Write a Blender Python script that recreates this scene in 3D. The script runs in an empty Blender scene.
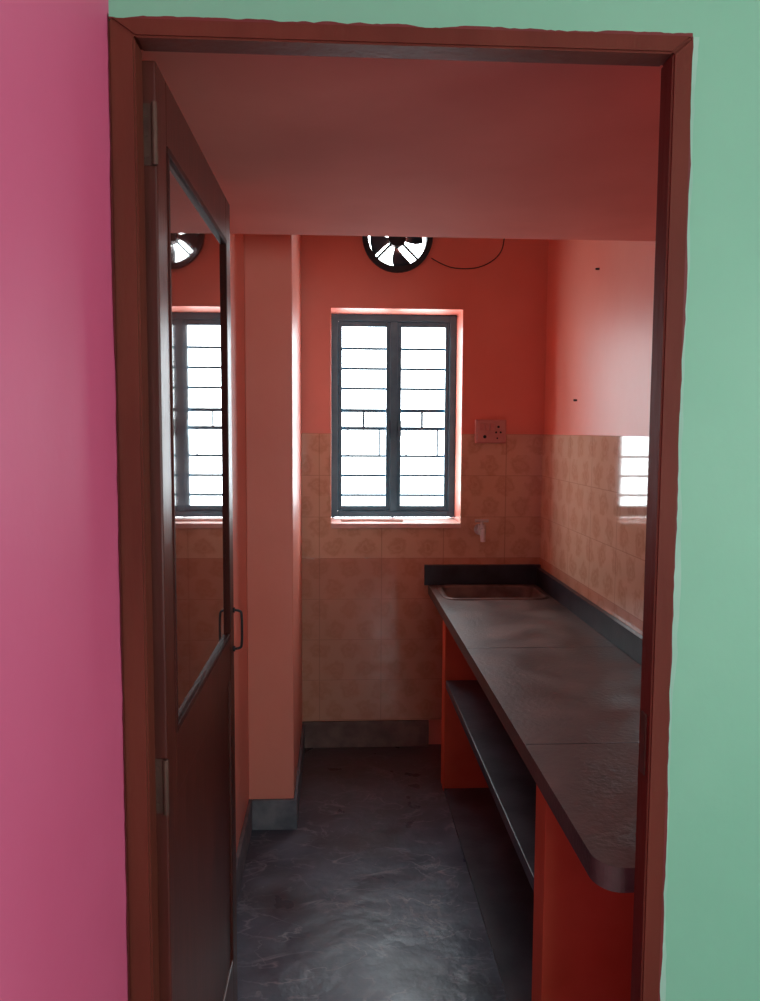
import bpy, bmesh, math, random
from mathutils import Vector, Matrix
random.seed(4)
scene = bpy.context.scene
scene.view_settings.view_transform = 'Standard'
col = scene.collection

# ------------------------------------------------------------ materials
def srgb(r, g, b):
    def f(c):
        c /= 255.0
        return c/12.92 if c <= 0.04045 else ((c+0.055)/1.055)**2.4
    return (f(r), f(g), f(b), 1.0)

def mat(name, c1, c2=None, scale=3.0, rough=0.6, bump=0.0, bscale=60.0, spec=0.5, metal=0.0, coat=0.0,
        stretch=(1, 1, 1), detail=6.0, lo=0.35, hi=0.65, rvar=0.0):
    m = bpy.data.materials.new(name); m.use_nodes = True
    nt = m.node_tree; N = nt.nodes; L = nt.links
    p = N['Principled BSDF']
    p.inputs['Roughness'].default_value = rough
    p.inputs['Metallic'].default_value = metal
    p.inputs['Specular IOR Level'].default_value = spec
    p.inputs['Coat Weight'].default_value = coat
    p.inputs['Coat Roughness'].default_value = 0.08
    tc = N.new('ShaderNodeTexCoord'); mp = N.new('ShaderNodeMapping')
    mp.inputs['Scale'].default_value = stretch
    L.new(tc.outputs['Object'], mp.inputs['Vector'])
    no = N.new('ShaderNodeTexNoise'); no.inputs['Scale'].default_value = scale
    no.inputs['Detail'].default_value = detail
    L.new(mp.outputs[0], no.inputs['Vector'])
    r = N.new('ShaderNodeValToRGB')
    r.color_ramp.elements[0].position = lo; r.color_ramp.elements[1].position = hi
    r.color_ramp.elements[0].color = c1; r.color_ramp.elements[1].color = c2 or c1
    L.new(no.outputs['Fac'], r.inputs[0]); L.new(r.outputs[0], p.inputs['Base Color'])
    if rvar:
        mr = N.new('ShaderNodeMapRange')
        mr.inputs['To Min'].default_value = rough-rvar; mr.inputs['To Max'].default_value = rough+rvar
        mr.inputs['From Min'].default_value = 0.3; mr.inputs['From Max'].default_value = 0.7
        L.new(no.outputs['Fac'], mr.inputs['Value']); L.new(mr.outputs[0], p.inputs['Roughness'])
    if bump:
        n2 = N.new('ShaderNodeTexNoise'); n2.inputs['Scale'].default_value = bscale
        n2.inputs['Detail'].default_value = 4
        L.new(mp.outputs[0], n2.inputs['Vector'])
        b = N.new('ShaderNodeBump'); b.inputs['Strength'].default_value = bump
        b.inputs['Distance'].default_value = 0.01
        L.new(n2.outputs['Fac'], b.inputs['Height']); L.new(b.outputs[0], p.inputs['Normal'])
    return m

M = {}
M['pink'] = mat('pink_wall_paint', srgb(236, 98, 140), srgb(242, 106, 148), 2, 0.6, 0.08, 25)
M['green'] = mat('mint_wall_paint', srgb(136, 200, 166), srgb(146, 208, 174), 2, 0.55, 0.08, 25)
M['salmon'] = mat('salmon_wall_paint', srgb(244, 148, 128), srgb(248, 157, 137), 2.5, 0.42, 0.12, 18)
M['loft'] = mat('loft_paint', srgb(234, 138, 122), srgb(225, 127, 111), 2.5, 0.85, 0.15, 10, spec=.2)
M['white'] = mat('ceiling_paint', srgb(215, 205, 200), srgb(225, 215, 210), 2, 0.8)
M['orange'] = mat('partition_paint', srgb(218, 98, 66), srgb(230, 110, 78), 5, 0.6, 0.1, 30, spec=.3)
M['skirt'] = mat('cement_skirting', srgb(100, 102, 112), srgb(136, 134, 140), 14, 0.6, 0.2, 60)
M['skirtb'] = mat('grimy_skirting', srgb(108, 80, 74), srgb(134, 106, 98), 14, 0.6, 0.2, 60)
M['wood'] = mat('door_frame_enamel', srgb(104, 46, 35), srgb(116, 54, 41), 6, 0.55, 0.1, 30, stretch=(2, 2, .5), spec=.18)
M['leaf'] = mat('door_leaf_varnish', srgb(80, 35, 28), srgb(96, 43, 34), 8, 0.35, 0.05, 40, stretch=(4, 4, .5), spec=.35)
M['bead'] = mat('door_bead_varnish', srgb(64, 26, 22), srgb(80, 34, 28), 8, 0.6, spec=.1)
M['panel'] = mat('polished_door_panel', srgb(92, 44, 38), srgb(102, 50, 42), 4, 0.03, spec=0.9, coat=1.0)
M['panel'].node_tree.nodes['Principled BSDF'].inputs['Coat Roughness'].default_value = 0.02
M['stone'] = mat('dusty_black_stone', srgb(68, 58, 56), srgb(118, 102, 96), 7, 0.52, 0.2, 80, lo=.3, hi=.75, rvar=.12, spec=.4, detail=12)
M['stoneblk'] = mat('black_stone_upstand', srgb(30, 34, 42), srgb(52, 55, 64), 9, 0.35, 0.05, 80)
M['shelf'] = mat('slate_shelf', srgb(54, 58, 70), srgb(84, 86, 98), 6, 0.4, 0.1, 60)
M['steel'] = mat('stained_steel', srgb(88, 74, 70), srgb(122, 104, 98), 12, 0.5, metal=0.2)
M['chrome'] = mat('dull_chrome', srgb(225, 225, 225), srgb(195, 190, 186), 20, 0.3, metal=.6)
M['hinge'] = mat('aged_hinge_metal', srgb(84, 54, 46), srgb(110, 76, 64), 20, 0.5, metal=0.4)
M['iron'] = mat('painted_iron', srgb(62, 108, 128), srgb(72, 120, 140), 20, 0.5)
M['black'] = mat('black_plastic', srgb(24, 30, 36), srgb(36, 42, 48), 10, 0.5)
M['blade'] = mat('fan_blade_metal', srgb(60, 70, 78), srgb(86, 96, 104), 10, 0.45, metal=0.3)
M['board'] = mat('switchboard_plastic', srgb(218, 154, 146), srgb(204, 134, 128), 12, 0.5)
M['plate'] = mat('switchboard_plate', srgb(206, 150, 142), srgb(218, 164, 156), 12, 0.5)
M['sill'] = mat('pale_sill', srgb(225, 185, 174), srgb(235, 204, 194), 10, 0.5)
M['paint_dark'] = mat('stray_frame_paint', srgb(112, 38, 38), srgb(126, 46, 44), 9, 0.5)
M['paint_pale'] = mat('pale_paint_line', srgb(152, 202, 176), srgb(168, 212, 188), 9, 0.6)

def floor_mat():
    m = mat('scuffed_cement', srgb(66, 80, 100), srgb(98, 110, 128), 4.5, 0.36, 0.5, 9, rvar=.12, detail=9)
    nt = m.node_tree; N = nt.nodes; L = nt.links; p = N['Principled BSDF']
    src = p.inputs['Base Color'].links[0].from_socket
    tc = N.new('ShaderNodeTexCoord')
    def scuff(scale, rot, dist, width, lo, hi, amt, seed):
        mp = N.new('ShaderNodeMapping'); mp.inputs['Location'].default_value = (seed, seed*.7, 0)
        mp.inputs['Scale'].default_value = (1.0, 1.5, 1); mp.inputs['Rotation'].default_value = (0, 0, rot)
        L.new(tc.outputs['Object'], mp.inputs[0])
        n = N.new('ShaderNodeTexNoise'); n.inputs['Scale'].default_value = scale; n.inputs['Detail'].default_value = 5
        n.inputs['Distortion'].default_value = dist
        L.new(mp.outputs[0], n.inputs['Vector'])
        r = N.new('ShaderNodeValToRGB'); e = r.color_ramp.elements
        e[0].position = .5-width; e[0].color = (0, 0, 0, 1); e[1].position = .5+width; e[1].color = (0, 0, 0, 1)
        k = e.new(.5); k.color = (1, 1, 1, 1)
        L.new(n.outputs['Fac'], r.inputs[0])
        nb = N.new('ShaderNodeTexNoise'); nb.inputs['Scale'].default_value = 6; nb.inputs['Detail'].default_value = 6
        L.new(mp.outputs[0], nb.inputs['Vector'])
        rb = N.new('ShaderNodeMapRange'); rb.inputs['From Min'].default_value = lo; rb.inputs['From Max'].default_value = hi
        rb.inputs['To Max'].default_value = amt
        L.new(nb.outputs['Fac'], rb.inputs['Value'])
        mu = N.new('ShaderNodeMath'); mu.operation = 'MULTIPLY'
        L.new(r.outputs[0], mu.inputs[0]); L.new(rb.outputs[0], mu.inputs[1])
        return mu.outputs[0]
    cur = src
    for a in ((3.6, .5, .8, .018, .4, .6, .75, 3.0), (5.5, -.7, .6, .014, .42, .6, .6, 9.0), (2.2, .2, 1.5, .05, .4, .7, .3, 17.0)):
        fac = scuff(*a)
        mx = N.new('ShaderNodeMix'); mx.data_type = 'RGBA'
        L.new(fac, mx.inputs['Factor']); L.new(cur, mx.inputs['A'])
        mx.inputs['B'].default_value = srgb(164, 168, 178); cur = mx.outputs['Result']
    nd = N.new('ShaderNodeTexNoise'); nd.inputs['Scale'].default_value = 2.6; nd.inputs['Detail'].default_value = 8
    L.new(tc.outputs['Object'], nd.inputs['Vector'])
    rd = N.new('ShaderNodeMapRange'); rd.inputs['From Min'].default_value = .5; rd.inputs['From Max'].default_value = .68
    rd.inputs['To Max'].default_value = .6; L.new(nd.outputs['Fac'], rd.inputs['Value'])
    md_ = N.new('ShaderNodeMix'); md_.data_type = 'RGBA'
    L.new(rd.outputs[0], md_.inputs['Factor']); L.new(cur, md_.inputs['A']); md_.inputs['B'].default_value = srgb(48, 50, 56)
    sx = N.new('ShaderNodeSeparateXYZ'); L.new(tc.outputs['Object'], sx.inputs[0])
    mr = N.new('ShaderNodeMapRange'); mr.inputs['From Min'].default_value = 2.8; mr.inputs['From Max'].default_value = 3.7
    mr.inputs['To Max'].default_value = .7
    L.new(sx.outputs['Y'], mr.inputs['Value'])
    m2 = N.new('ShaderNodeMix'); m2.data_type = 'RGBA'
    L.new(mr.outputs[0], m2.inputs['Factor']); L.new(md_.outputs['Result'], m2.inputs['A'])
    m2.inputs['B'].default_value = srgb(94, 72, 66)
    L.new(m2.outputs['Result'], p.inputs['Base Color'])
    return m
M['floor'] = floor_mat()

def tile_mat():
    m = bpy.data.materials.new('glazed_floral_tile'); m.use_nodes = True
    nt = m.node_tree; N = nt.nodes; L = nt.links; p = N['Principled BSDF']
    p.inputs['Roughness'].default_value = 0.06
    p.inputs['Specular IOR Level'].default_value = 0.4
    def math_(op, a, b=None):
        n = N.new('ShaderNodeMath'); n.operation = op
        for i, v in enumerate((a, b)):
            if v is None: continue
            if isinstance(v, (int, float)): n.inputs[i].default_value = v
            else: L.new(v, n.inputs[i])
        return n.outputs[0]
    tc = N.new('ShaderNodeTexCoord'); s = N.new('ShaderNodeSeparateXYZ'); L.new(tc.outputs['Object'], s.inputs[0])
    u = math_('ADD', s.outputs['X'], s.outputs['Y']); v = s.outputs['Z']
    T = 0.2
    def edge(c, t, off):
        f = math_('FRACT', math_('DIVIDE', math_('ADD', c, off), t))
        return math_('MINIMUM', f, math_('SUBTRACT', 1.0, f))
    g = math_('MINIMUM', edge(u, 0.3, 0.055), edge(v, T, 0.065))
    grout = math_('LESS_THAN', g, 0.008)
    no = N.new('ShaderNodeTexNoise'); no.inputs['Scale'].default_value = 26; no.inputs['Detail'].default_value = 4
    L.new(tc.outputs['Object'], no.inputs['Vector'])
    S = 0.15
    row = math_('FLOOR', math_('DIVIDE', math_('ADD', v, .065), .1))
    shift = math_('MULTIPLY', math_('FRACT', math_('MULTIPLY', row, .5)), S)
    fu = math_('SUBTRACT', math_('FRACT', math_('DIVIDE', math_('ADD', math_('ADD', u, .055), shift), S)), .5)
    fv = math_('MULTIPLY', math_('SUBTRACT', math_('FRACT', math_('DIVIDE', math_('ADD', v, .065), .1)), .5), .667)
    d = math_('SQRT', math_('ADD', math_('MULTIPLY', fu, fu), math_('MULTIPLY', fv, fv)))
    d = math_('ADD', d, math_('MULTIPLY', math_('SUBTRACT', no.outputs['Fac'], .5), .75))
    r = N.new('ShaderNodeValToRGB'); e = r.color_ramp.elements
    e[0].position = .0; e[0].color = (.9, .9, .9, 1); e[1].position = .36; e[1].color = (.0, .0, .0, 1)
    k = e.new(.09); k.color = (.3, .3, .3, 1)
    k = e.new(.19); k.color = (.8, .8, .8, 1)
    L.new(d, r.inputs[0])
    n2 = N.new('ShaderNodeTexNoise'); n2.inputs['Scale'].default_value = 7; n2.inputs['Detail'].default_value = 5
    L.new(tc.outputs['Object'], n2.inputs['Vector'])
    base = N.new('ShaderNodeMix'); base.data_type = 'RGBA'
    L.new(n2.outputs['Fac'], base.inputs['Factor'])
    base.inputs['A'].default_value = srgb(232, 198, 172); base.inputs['B'].default_value = srgb(220, 180, 150)
    low = N.new('ShaderNodeMix'); low.data_type = 'RGBA'
    L.new(math_('MULTIPLY', math_('LESS_THAN', v, .935), .6), low.inputs['Factor'])
    L.new(base.outputs['Result'], low.inputs['A']); low.inputs['B'].default_value = srgb(198, 130, 106)
    m1 = N.new('ShaderNodeMix'); m1.data_type = 'RGBA'
    L.new(math_('MULTIPLY', r.outputs[0], .42), m1.inputs['Factor'])
    L.new(low.outputs['Result'], m1.inputs['A']); m1.inputs['B'].default_value = srgb(178, 112, 74)
    m2 = N.new('ShaderNodeMix'); m2.data_type = 'RGBA'
    L.new(math_('MULTIPLY', grout, .4), m2.inputs['Factor'])
    L.new(m1.outputs['Result'], m2.inputs['A']); m2.inputs['B'].default_value = srgb(160, 108, 86)
    L.new(m2.outputs['Result'], p.inputs['Base Color'])
    b = N.new('ShaderNodeBump'); b.inputs['Strength'].default_value = .15; b.inputs['Distance'].default_value = .002
    b.invert = True
    L.new(grout, b.inputs['Height']); L.new(b.outputs[0], p.inputs['Normal'])
    return m
M['tile'] = tile_mat()

# ------------------------------------------------------------ mesh helpers
def finish(name, bm, mats, parent=None, smooth=False):
    me = bpy.data.meshes.new(name); bm.normal_update(); bm.to_mesh(me); bm.free()
    for m in (mats if isinstance(mats, list) else [mats]): me.materials.append(m)
    if smooth:
        for p in me.polygons: p.use_smooth = True
    o = bpy.data.objects.new(name, me); col.objects.link(o)
    if parent: o.parent = parent
    return o

def bbox_bm(bm, x0, x1, y0, y1, z0, z1, mi=0):
    r = bmesh.ops.create_cube(bm, size=1)
    for v in r['verts']:
        v.co = Vector((x0+(v.co.x+.5)*(x1-x0), y0+(v.co.y+.5)*(y1-y0), z0+(v.co.z+.5)*(z1-z0)))
    for f in {f for v in r['verts'] for f in v.link_faces}: f.material_index = mi
    return r['verts']

def box(name, x0, x1, y0, y1, z0, z1, m, parent=None, bevel=0.0):
    bm = bmesh.new(); bbox_bm(bm, x0, x1, y0, y1, z0, z1)
    if bevel: bmesh.ops.bevel(bm, geom=bm.edges[:], offset=bevel, segments=2, affect='EDGES', profile=.6)
    return finish(name, bm, m, parent)

def cut(o, cutters):
    for c in cutters:
        md = o.modifiers.new('b', 'BOOLEAN'); md.operation = 'DIFFERENCE'; md.solver = 'EXACT'; md.object = c
    bpy.context.view_layer.update()
    dg = bpy.context.evaluated_depsgraph_get()
    me = bpy.data.meshes.new_from_object(o.evaluated_get(dg))
    o.modifiers.clear(); o.data = me

def cyl(bm, p0, p1, r, seg=16, r2=None, mi=0):
    p0 = Vector(p0); p1 = Vector(p1); d = p1-p0
    res = bmesh.ops.create_cone(bm, cap_ends=True, segments=seg, radius1=r, radius2=r if r2 is None else r2, depth=d.length)
    q = d.to_track_quat('Z', 'Y').to_matrix().to_4x4()
    bmesh.ops.transform(bm, matrix=Matrix.Translation((p0+p1)/2) @ q, verts=res['verts'])
    for f in {f for v in res['verts'] for f in v.link_faces}: f.material_index = mi; 

def tube(name, pts, r, m, parent=None, res=6):
    cu = bpy.data.curves.new(name, 'CURVE'); cu.dimensions = '3D'; cu.bevel_depth = r; cu.bevel_resolution = 3
    sp = cu.splines.new('NURBS'); sp.points.add(len(pts)-1)
    for p, c in zip(sp.points, pts): p.co = (*c, 1)
    sp.use_endpoint_u = True; sp.order_u = 3; sp.resolution_u = res
    cu.materials.append(m)
    t = bpy.data.objects.new(name+'_c', cu); col.objects.link(t)
    bpy.context.view_layer.update()
    me = bpy.data.meshes.new_from_object(t.evaluated_get(bpy.context.evaluated_depsgraph_get()))
    bpy.data.objects.remove(t)
    o = bpy.data.objects.new(name, me); col.objects.link(o)
    if parent: o.parent = parent
    return o

def empty(name):
    e = bpy.data.objects.new(name, None); col.objects.link(e); e.empty_display_size = .1; return e

# ------------------------------------------------------------ key dimensions
EYE = 1.55
XL, XR = -0.335, 1.008          # kitchen side walls
YD, YD2 = 1.24, 1.32            # door wall
YB, YB2 = 3.93, 4.20            # kitchen back wall
CEIL = 2.9
WX0, WX1, WZ0, WZ1 = -0.02, 0.606, 1.093, 2.124
TT = 1.535                      # tile top
OL, OR, OT = -.322, .527, 2.132 # door frame outer
IL, IR, IT = -.285, .497, 2.106

# ------------------------------------------------------------ shell
box('floor', XL-.12, 2.7, -2.6, YB2, -.1, 0, M['floor'])
box('ceiling', XL-.12, 2.7, -2.7, YB2, CEIL, CEIL+.1, M['white'])
box('wall_left', XL-.12, OL, -2.6, YD, 0, CEIL, M['pink'])
box('wall_left_kitchen', XL-.12, XL, YD, YB2, 0, CEIL, M['salmon'])
box('wall_right_kitchen', XR, XR+.12, YD2, YB2, 0, CEIL, M['salmon'])
rr = box('wall_right', 2.6, 2.7, -2.6, YD2, 0, CEIL, M['green'])
c = box('c', 2.5, 2.8, -1.05, 0.05, 1.0, 2.08, M['green']); cut(rr, [c]); bpy.data.objects.remove(c)  # added opening, out of view, lights the pink wall from the right

rw = box('wall_rear', XL-.12, 2.7, -2.7, -2.6, 0, CEIL, M['green'])
c = box('c', .4, 1.4, -2.8, -2.5, 1.0, 2.05, M['green']); cut(rw, [c]); bpy.data.objects.remove(c)  # added opening behind the camera, lets sky light into the near room

dw = box('wall_front', XL, 2.6, YD, YD2, 0, CEIL, M['green'])
c = box('c', OL, OR, YD-.1, YD2+.1, -.1, OT, M['green']); cut(dw, [c]); bpy.data.objects.remove(c)
dw.data.materials.clear(); dw.data.materials.append(M['green']); dw.data.materials.append(M['salmon'])
for p in dw.data.polygons: p.material_index = 1 if p.normal.y > .5 else 0

FX, FZ, FR = .291, 2.455, .150
bw = box('wall_back', XL, XR, YB, YB2, 0, CEIL, M['salmon'])
c1 = box('c', WX0, WX1, YB-.1, YB2+.1, WZ0, WZ1, M['salmon'])
bm = bmesh.new(); cyl(bm, (FX, YB-.1, FZ), (FX, YB2+.1, FZ), FR, 48); c2 = finish('c2', bm, M['salmon'])
cut(bw, [c1, c2])
bt = box('wall_tiles_back', XL, XR, YB-.009, YB, .13, TT, M['tile'])
cut(bt, [c1])
bpy.data.objects.remove(c1); bpy.data.objects.remove(c2)
box('wall_tiles_right', XR-.009, XR, YD2, YB-.009, .13, TT, M['tile'])
box('column', XL, -.160, 3.10, YB-.009, 0, CEIL, M['salmon'], bevel=.004)
box('ceiling_loft', XL, XR, YD2, 2.60, 2.15, 2.23, M['loft'])

box('baseboard_back', -.160, .46, YB-.024, YB-.009, 0, .13, M['skirtb'], bevel=.003)
box('baseboard_left', XL, XL+.014, YD2, 3.10, 0, .12, M['skirt'], bevel=.003)
bs = empty('baseboard_column')
box('front', XL+.014, -.148, 3.086, 3.10, 0, .12, M['skirt'], bs, .003)
box('side', -.160, -.148, 3.10, YB-.024, 0, .12, M['skirt'], bs, .003)

# ------------------------------------------------------------ door frame
fr = empty('trim_door_frame')
F0, F1 = YD-.006, YD+.042
def prism(name, pts, y0, y1, m, parent, bev=.003):
    bm = bmesh.new()
    a = [bm.verts.new((x, y0, z)) for x, z in pts]; b = [bm.verts.new((x, y1, z)) for x, z in pts]
    bm.faces.new(a); bm.faces.new(b[::-1]); n = len(pts)
    for i in range(n): bm.faces.new((a[i], b[i], b[(i+1) % n], a[(i+1) % n]))
    bmesh.ops.recalc_face_normals(bm, faces=bm.faces[:])
    bmesh.ops.bevel(bm, geom=bm.edges[:], offset=bev, segments=2, affect='EDGES')
    return finish(name, bm, m, parent)
prism('jamb_hinge', [(OL, 0), (IL, 0), (IL, IT), (OL, OT)], F0, F1, M['wood'], fr)
prism('jamb_latch', [(IR, 0), (OR, 0), (OR, OT), (IR, IT)], F0, F1, M['wood'], fr)
prism('head', [(OL, OT), (IL, IT), (IR, IT), (OR, OT)], F0, F1, M['wood'], fr)
box('strike_plate', IR-.002, IR+.002, F0+.015, F0+.035, 1.0, 1.1, M['hinge'], fr)

def jag(name, p0, p1, w0, w1, side, nrm, m, n=140):
    p0 = Vector(p0); p1 = Vector(p1); side = Vector(side); nrm = Vector(nrm)*.0012
    bm = bmesh.new(); prev = None; w = (w0+w1)/2
    for i in range(n+1):
        w += random.uniform(-.25, .25)*(w1-w0); w = max(w0, min(w1, w))
        c = p0.lerp(p1, i/n)+nrm
        a = bm.verts.new(c-side*.001); b = bm.verts.new(c+side*w)
        if prev: bm.faces.new((prev[0], prev[1], b, a))
        prev = (a, b)
    return finish(name, bm, m, pl)
pl = empty('trim_paint_edge')
jag('pale_edge_latch', (OR, YD, 0), (OR, YD, OT), .006, .013, (1, 0, 0), (0, -1, 0), M['paint_pale'])
jag('dark_edge_hinge', (OL, F0, 0), (OL, F0, OT+.003), .000, .010, (0, -1, 0), (1, 0, 0), M['paint_dark'])
jag('dark_edge_head', (OL, YD, OT), (OR, YD, OT), .000, .005, (0, 0, 1), (0, -1.6, 0), M['paint_dark'])
jag('dark_edge_latch', (OR, YD, 0), (OR, YD, OT), .000, .005, (1, 0, 0), (0, -1.6, 0), M['paint_dark'])

# ------------------------------------------------------------ door leaf (open, along the left wall)
dr = empty('door_1')
LX0, LX1 = -.302, -.268
LY0, LY1 = 1.290, 2.075
LZ0, LZ1 = .012, 2.098
s = .07
HP = Vector((LX0, LY0, 0)); dr.location = HP; dr.rotation_euler = (0, 0, -.013)
INV = Matrix.Translation(-HP)
def lbox(n, y0, y1, z0, z1, x0=LX0, x1=LX1, m=M['leaf'], bev=.003):
    o = box(n, x0, x1, y0, y1, z0, z1, m, dr, bev); o.data.transform(INV); return o
lbox('stile_hinge', LY0, LY0+s, LZ0, LZ1); lbox('stile_latch', LY1-s, LY1, LZ0, LZ1)
lbox('rail_top', LY0+s, LY1-s, LZ1-.1, LZ1); lbox('rail_lock', LY0+s, LY1-s, .93, 1.04); lbox('rail_bottom', LY0+s, LY1-s, LZ0, .2)
lbox('panel_upper', LY0+s-.004, LY1-s+.004, 1.03, LZ1-.09, LX0+.010, LX1-.006, M['panel'], 0)
lbox('panel_lower', LY0+s-.004, LY1-s+.004, .19, .94, LX0+.010, LX1-.006, M['leaf'], 0)
for n, a in (('bead_top', (LY0+s, LY1-s, LZ1-.112, LZ1-.1)), ('bead_bottom', (LY0+s, LY1-s, 1.04, 1.052)),
             ('bead_near', (LY0+s, LY0+s+.012, 1.052, LZ1-.112)), ('bead_far', (LY1-s-.012, LY1-s, 1.052, LZ1-.112))):
    lbox(n, *a, LX1-.008, LX1+.002, M['bead'], .002)
for i, z in enumerate((1.99, .98, .2)):
    bm = bmesh.new()
    cyl(bm, (LX1-.002, LY0-.005, z-.045), (LX1-.002, LY0-.005, z+.045), .005, 12)
    bbox_bm(bm, LX0+.006, LX1-.004, LY0-.0025, LY0+.001, z-.045, z+.045)
    for dz in (-.03, 0, .03):
        cyl(bm, (LX0+.018, LY0-.004, z+dz), (LX0+.018, LY0-.001, z+dz), .004, 8)
    finish('hinge_%d' % i, bm, M['hinge'], dr).data.transform(INV)
hz = 1.045; hy = LY1-.012
tube('pull_handle', [(LX1-.001, hy, hz-.05), (LX1+.018, hy, hz-.05), (LX1+.022, hy, hz-.038), (LX1+.022, hy, hz+.038), (LX1+.018, hy, hz+.05), (LX1-.001, hy, hz+.05)], .003, M['black'], dr).data.transform(INV)
bm = bmesh.new()
for dz in (-.05, .05): cyl(bm, (LX1-.001, hy, hz+dz), (LX1+.004, hy, hz+dz), .007, 14)
finish('handle_roses', bm, M['black'], dr).data.transform(INV)

# ------------------------------------------------------------ window
w = empty('window_1')
y0, y1 = 4.125, 4.165
o = .034
wb = lambda n, a, b, c_, d, ya=y0, yb=y1, m=M['iron'], bv=.003: box(n, a, b, ya, yb, c_, d, m, w, bv)
wb('frame_left', WX0, WX0+o, WZ0+.02, WZ1); wb('frame_right', WX1-o, WX1, WZ0+.02, WZ1)
wb('frame_head', WX0+o, WX1-o, WZ1-o, WZ1); wb('frame_bottom', WX0+o, WX1-o, WZ0+.02, WZ0+.05)
cx = (WX0+WX1)/2
wb('mullion', cx-.018, cx+.018, WZ0+.05, WZ1-o)
for i, (a, b) in enumerate(((WX0+o, cx-.018), (cx+.018, WX1-o))):
    ya, yb = y0+.012, y1-.006
    wb('casement_%d_stile_a' % i, a, a+.020, WZ0+.05, WZ1-o, ya, yb); wb('casement_%d_stile_b' % i, b-.020, b, WZ0+.05, WZ1-o, ya, yb)
    wb('casement_%d_rail_top' % i, a+.02, b-.02, WZ1-o-.026, WZ1-o, ya, yb); wb('casement_%d_rail_bottom' % i, a+.02, b-.02, WZ0+.05, WZ0+.076, ya, yb)
bm = bmesh.new(); gy = 4.185
zs = [1.22, 1.32, 1.42, 1.56, 1.65, 1.76, 1.86, 1.96]
for z in zs:
    h = .009 if z in (1.56, 1.65) else .006
    bbox_bm(bm, WX0+.005, WX1-.005, gy-.006, gy+.006, z-h, z+h)
for a, b in ((WX0+o+.02, cx-.038), (cx+.038, WX1-o-.02)):
    m_ = (a+b)/2
    bbox_bm(bm, m_-.006, m_+.006, gy-.005, gy+.005, 1.56, 1.65)
    for q in (a+.03, b-.03):
        bbox_bm(bm, q-.004, q+.004, gy-.005, gy+.005, 1.42, 1.56)
for x in (WX0+.008, cx, WX1-.008): bbox_bm(bm, x-.006, x+.006, gy-.005, gy+.005, WZ0, WZ1)
finish('grille', bm, M['iron'], w)
for i, x in enumerate((cx-.03, cx+.03)):
    box('latch_%d' % i, x-.008, x+.008, y0-.012, y0+.012, 1.52, 1.60, M['iron'], w, .002)
box('sill', WX0, WX1, YB-.02, YB2, WZ0-.012, WZ0+.012, M['sill'], w, .003)
tube('stick', [(.03, 3.99, WZ0+.018), (.16, 4.03, WZ0+.018), (.33, 3.98, WZ0+.018)], .006, M['sill'], None)

# ------------------------------------------------------------ exhaust fan
fan = empty('exhaust_fan')
bm = bmesh.new()
def ring(bm, cx_, cz, ro, ri, ya, yb, seg=48):
    vs = []
    for i in range(seg):
        t = 2*math.pi*i/seg; c_, s_ = math.cos(t), math.sin(t)
        vs.append([bm.verts.new((cx_+r*c_, y, cz+r*s_)) for r, y in ((ro, ya), (ro, yb), (ri, yb), (ri, ya))])
    for i in range(seg):
        a, b = vs[i], vs[(i+1) % seg]
        for k in range(4): bm.faces.new((a[k], b[k], b[(k+1) % 4], a[(k+1) % 4]))
    bmesh.ops.recalc_face_normals(bm, faces=bm.faces[:])
ring(bm, FX, FZ, .165, .138, YB-.022, YB)
ring(bm, FX, FZ, .149, .138, YB, YB+.1)
finish('housing', bm, M['black'], fan)
bm = bmesh.new()
for k in range(4):
    t = math.pi/4+k*math.pi/2
    d = Vector((math.cos(t), 0, math.sin(t)))
    c0 = Vector((FX, YB+.02, FZ))
    cyl(bm, c0+d*.035, c0+d*.15, .006, 10)
cyl(bm, (FX, YB+.0, FZ), (FX, YB+.05, FZ), .042, 28)
cyl(bm, (FX, YB+.05, FZ), (FX, YB+.085, FZ), .03, 24)
finish('motor', bm, M['black'], fan)
bm = bmesh.new()
for k in range(4):
    t0 = math.radians(0+90*k)
    rows = []
    for j in range(7):
        r = .028+j*(.125-.028)/6
        half = math.radians(12+10*math.sin(j/6*math.pi*.7))
        row = []
        for i in range(7):
            q = (i/6*2-1); t = t0+q*half+j*.04
            row.append(bm.verts.new((FX+r*math.cos(t), YB+.07+q*.016, FZ+r*math.sin(t))))
        rows.append(row)
    for j in range(6):
        for i in range(6): bm.faces.new((rows[j][i], rows[j][i+1], rows[j+1][i+1], rows[j+1][i]))
b_ = finish('blades', bm, M['blade'], fan, True)
md = b_.modifiers.new('s', 'SOLIDIFY'); md.thickness = .002
tube('fan_cable', [(FX+.16, YB-.006, 2.36), (FX+.22, YB-.006, 2.325), (FX+.30, YB-.006, 2.31), (FX+.40, YB-.006, 2.32), (FX+.48, YB-.006, 2.37), (FX+.51, YB-.006, 2.44), (FX+.51, YB-.006, 2.6)], .0022, M['black'], fan)

# ------------------------------------------------------------ switchboard
sw = empty('switchboard')
sx, sz = .742, 1.548; yf = YB-.009
box('back_box', sx-.074, sx+.074, yf-.03, yf, sz-.056, sz+.056, M['board'], sw, .004)
box('plate', sx-.068, sx+.068, yf-.034, yf-.029, sz-.05, sz+.05, M['plate'], sw, .002)
for i in range(3):
    box('switch_%d' % i, sx-.055+i*.026, sx-.037+i*.026, yf-.040, yf-.033, sz+.005, sz+.038, M['board'], sw, .002)
bm = bmesh.new()
for dx, dz, r in ((.035, .022, .006), (.024, -.004, .005), (.046, -.004, .005), (-.03, -.025, .008), (.03, -.032, .004)):
    cyl(bm, (sx+dx, yf-.0355, sz+dz), (sx+dx, yf-.033, sz+dz), r, 12)
finish('socket_holes', bm, M['black'], sw)

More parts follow.
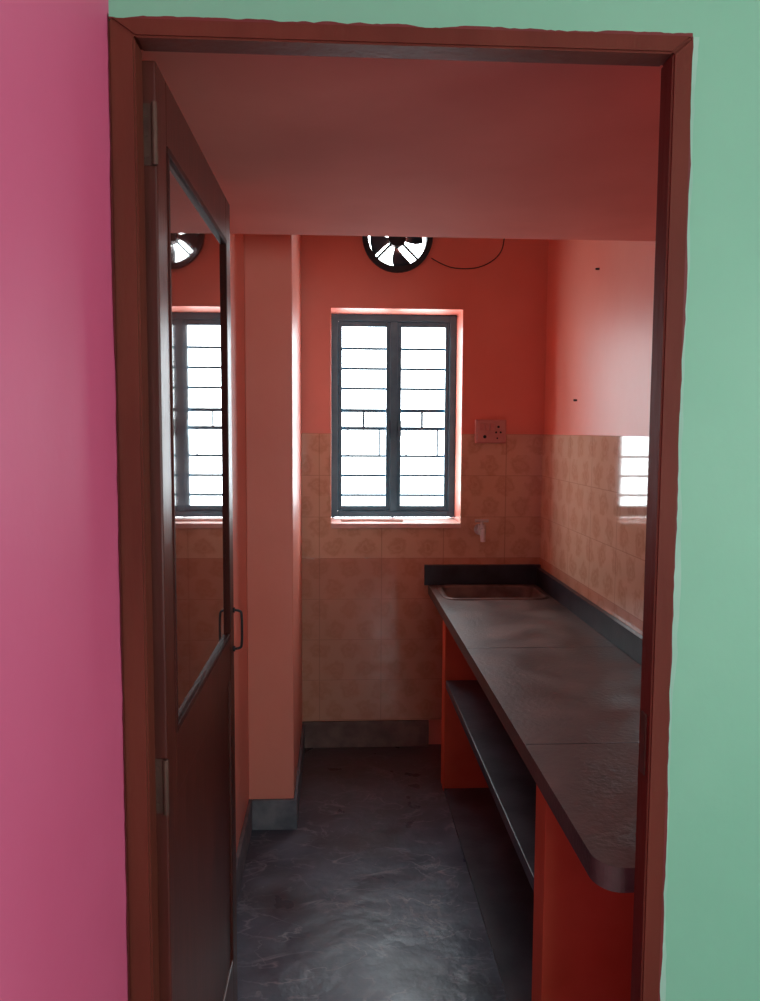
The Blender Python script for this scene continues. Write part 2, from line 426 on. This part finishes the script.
# ------------------------------------------------------------ bib tap
tx, tz = .70, 1.075
bm = bmesh.new()
cyl(bm, (tx, yf, tz), (tx, yf-.006, tz), .028, 24)
cyl(bm, (tx, yf-.004, tz), (tx, yf-.085, tz), .014, 18)
cyl(bm, (tx, yf-.055, tz-.016), (tx, yf-.055, tz+.03), .018, 18)
cyl(bm, (tx, yf-.055, tz+.03), (tx, yf-.055, tz+.044), .008, 12)
cyl(bm, (tx-.032, yf-.055, tz+.048), (tx+.032, yf-.055, tz+.048), .008, 12)
cyl(bm, (tx, yf-.083, tz+.006), (tx, yf-.092, tz-.05), .015, 18, .012)
finish('water_tap', bm, M['chrome'], None, False)

# ------------------------------------------------------------ counter
ct = empty('kitchen_counter')
CX0, CX1, CY0, CY1, CZ = .452, XR-.009, YD2+.002, YB-.009, .805
CT = .045
bm = bmesh.new()
pts = [(CX1, CY0), (CX1, CY1), (CX0, CY1)]
RX, RY = .045, .055
for i in range(11):
    t = math.pi+i/10*math.pi/2
    pts.append((CX0+RX+RX*math.cos(t), CY0+RY+RY*math.sin(t)))
a = [bm.verts.new((x, y, CZ-CT)) for x, y in pts]; b = [bm.verts.new((x, y, CZ)) for x, y in pts]
bm.faces.new(a); bm.faces.new(b); n = len(pts)
for i in range(n): bm.faces.new((a[i], a[(i+1) % n], b[(i+1) % n], b[i]))
bmesh.ops.recalc_face_normals(bm, faces=bm.faces[:])
slab = finish('slab', bm, M['stone'], ct)
SX0, SX1, SY0, SY1 = .50, .945, 3.56, 3.865
def rrect(x0, x1, y0, y1, r, k=6):
    out = []
    for (cx_, cy_, a0) in ((x1-r, y1-r, 0), (x0+r, y1-r, 90), (x0+r, y0+r, 180), (x1-r, y0+r, 270)):
        for i in range(k+1):
            t = math.radians(a0+90*i/k); out.append((cx_+r*math.cos(t), cy_+r*math.sin(t)))
    return out
bm = bmesh.new(); pr = rrect(SX0, SX1, SY0, SY1, .05)
a = [bm.verts.new((x, y, CZ-.1)) for x, y in pr]; b = [bm.verts.new((x, y, CZ+.1)) for x, y in pr]
bm.faces.new(a); bm.faces.new(b); n = len(pr)
for i in range(n): bm.faces.new((a[i], a[(i+1) % n], b[(i+1) % n], b[i]))
bmesh.ops.recalc_face_normals(bm, faces=bm.faces[:])
c = finish('c', bm, M['stone']); cut(slab, [c]); bpy.data.objects.remove(c)
bm = bmesh.new(); loops = []
for (ins, z, r) in ((-.018, CZ+.001, .065), (-.016, CZ+.006, .063), (.002, CZ+.006, .05), (.006, CZ-.005, .05), (.02, CZ-.14, .05), (.05, CZ-.165, .04), (.13, CZ-.17, .02)):
    loops.append([bm.verts.new((x, y, z)) for x, y in rrect(SX0+ins, SX1-ins, SY0+ins, SY1-ins, r)])
for l0, l1 in zip(loops, loops[1:]):
    n = len(l0)
    for i in range(n): bm.faces.new((l0[i], l0[(i+1) % n], l1[(i+1) % n], l1[i]))
bm.faces.new(loops[-1])
cyl(bm, ((SX0+SX1)/2, (SY0+SY1)/2, CZ-.17), ((SX0+SX1)/2, (SY0+SY1)/2, CZ-.165), .03, 20)
bmesh.ops.recalc_face_normals(bm, faces=bm.faces[:])
finish('sink_bowl', bm, M['steel'], ct, True)
box('upstand_back', CX0-.02, CX1, YB-.031, YB-.009, CZ, CZ+.098, M['stoneblk'], ct, .002)
box('upstand_side', CX1-.022, CX1, CY0, YB-.031, CZ, CZ+.085, M['stoneblk'], ct, .002)
for i, y in enumerate((1.88, 2.75)):
    box('joint_%d' % i, CX0+.003, CX1-.022, y-.002, y+.002, CZ-.001, CZ+.0006, M['stoneblk'], ct)
box('upright_far', CX0+.015, CX1, 3.40, 3.49, 0, CZ-CT, M['orange'], ct, .003)
box('upright_near', CX0+.022, CX1, 1.76, 1.85, 0, CZ-CT, M['orange'], ct, .003)
box('shelf', CX0+.02, CX1, 1.85, 3.40, .455, .49, M['shelf'], ct, .003)
box('floor_plinth', CX0+.018, CX1, 1.85, 3.40, 0, .012, M['shelf'], ct)

bm = bmesh.new()
for y, z in ((3.4, 1.68), (3.15, 2.17)):
    cyl(bm, (XR+.005, y, z), (XR-.014, y, z), .004, 8)
finish('wall_nails', bm, M['black'])

# ------------------------------------------------------------ world + lights
wd = bpy.data.worlds.new('World'); scene.world = wd; wd.use_nodes = True
nt = wd.node_tree; bg = nt.nodes['Background']
tc = nt.nodes.new('ShaderNodeTexCoord'); no = nt.nodes.new('ShaderNodeTexNoise'); no.inputs['Scale'].default_value = 9
nt.links.new(tc.outputs['Generated'], no.inputs['Vector'])
rp = nt.nodes.new('ShaderNodeValToRGB')
rp.color_ramp.elements[0].color = (.78, .92, .98, 1); rp.color_ramp.elements[1].color = (.9, .98, 1, 1)
nt.links.new(no.outputs['Fac'], rp.inputs[0]); nt.links.new(rp.outputs[0], bg.inputs[0])
bg.inputs[1].default_value = 11.5

def area(name, loc, rot, sx_, sy_, e, c_, portal=False):
    l = bpy.data.lights.new(name, 'AREA'); l.shape = 'RECTANGLE'; l.size = sx_; l.size_y = sy_; l.energy = e; l.color = c_
    if portal: l.cycles.is_portal = True
    o = bpy.data.objects.new(name, l); col.objects.link(o); o.location = loc; o.rotation_euler = rot
    return o
area('window_portal', (cx, 4.23, (WZ0+WZ1)/2), (math.radians(-90), 0, 0), .64, 1.04, 1, (1, 1, 1), True)
area('rear_fill_portal', (.9, -2.72, 1.525), (math.radians(90), 0, 0), 1.0, 1.05, 1, (1, 1, 1), True)  # portal for the added rear opening, fill for the near room
area('side_fill_portal', (2.72, -.5, 1.54), (0, math.radians(90), 0), 1.08, 1.1, 1, (1, 1, 1), True)  # portal for the added, unseen side opening that brightens the pink wall

# ------------------------------------------------------------ camera
f = 820.0
yaw = math.radians(3.14); pit = math.radians(4.88); roll = math.radians(.3)
F = Vector((math.sin(yaw)*math.cos(pit), math.cos(yaw)*math.cos(pit), -math.sin(pit)))
Rr = Vector((math.cos(yaw), -math.sin(yaw), 0)); U = Rr.cross(F)
R2 = Rr*math.cos(roll)+U*math.sin(roll); U2 = U*math.cos(roll)-Rr*math.sin(roll)
cam = bpy.data.cameras.new('camera'); cam.sensor_fit = 'HORIZONTAL'; cam.sensor_width = 36; cam.lens = f/760*36; cam.clip_start = .02
co = bpy.data.objects.new('camera', cam); col.objects.link(co)
co.matrix_world = Matrix(((R2.x, U2.x, -F.x, 0), (R2.y, U2.y, -F.y, 0), (R2.z, U2.z, -F.z, EYE), (0, 0, 0, 1)))
scene.camera = co
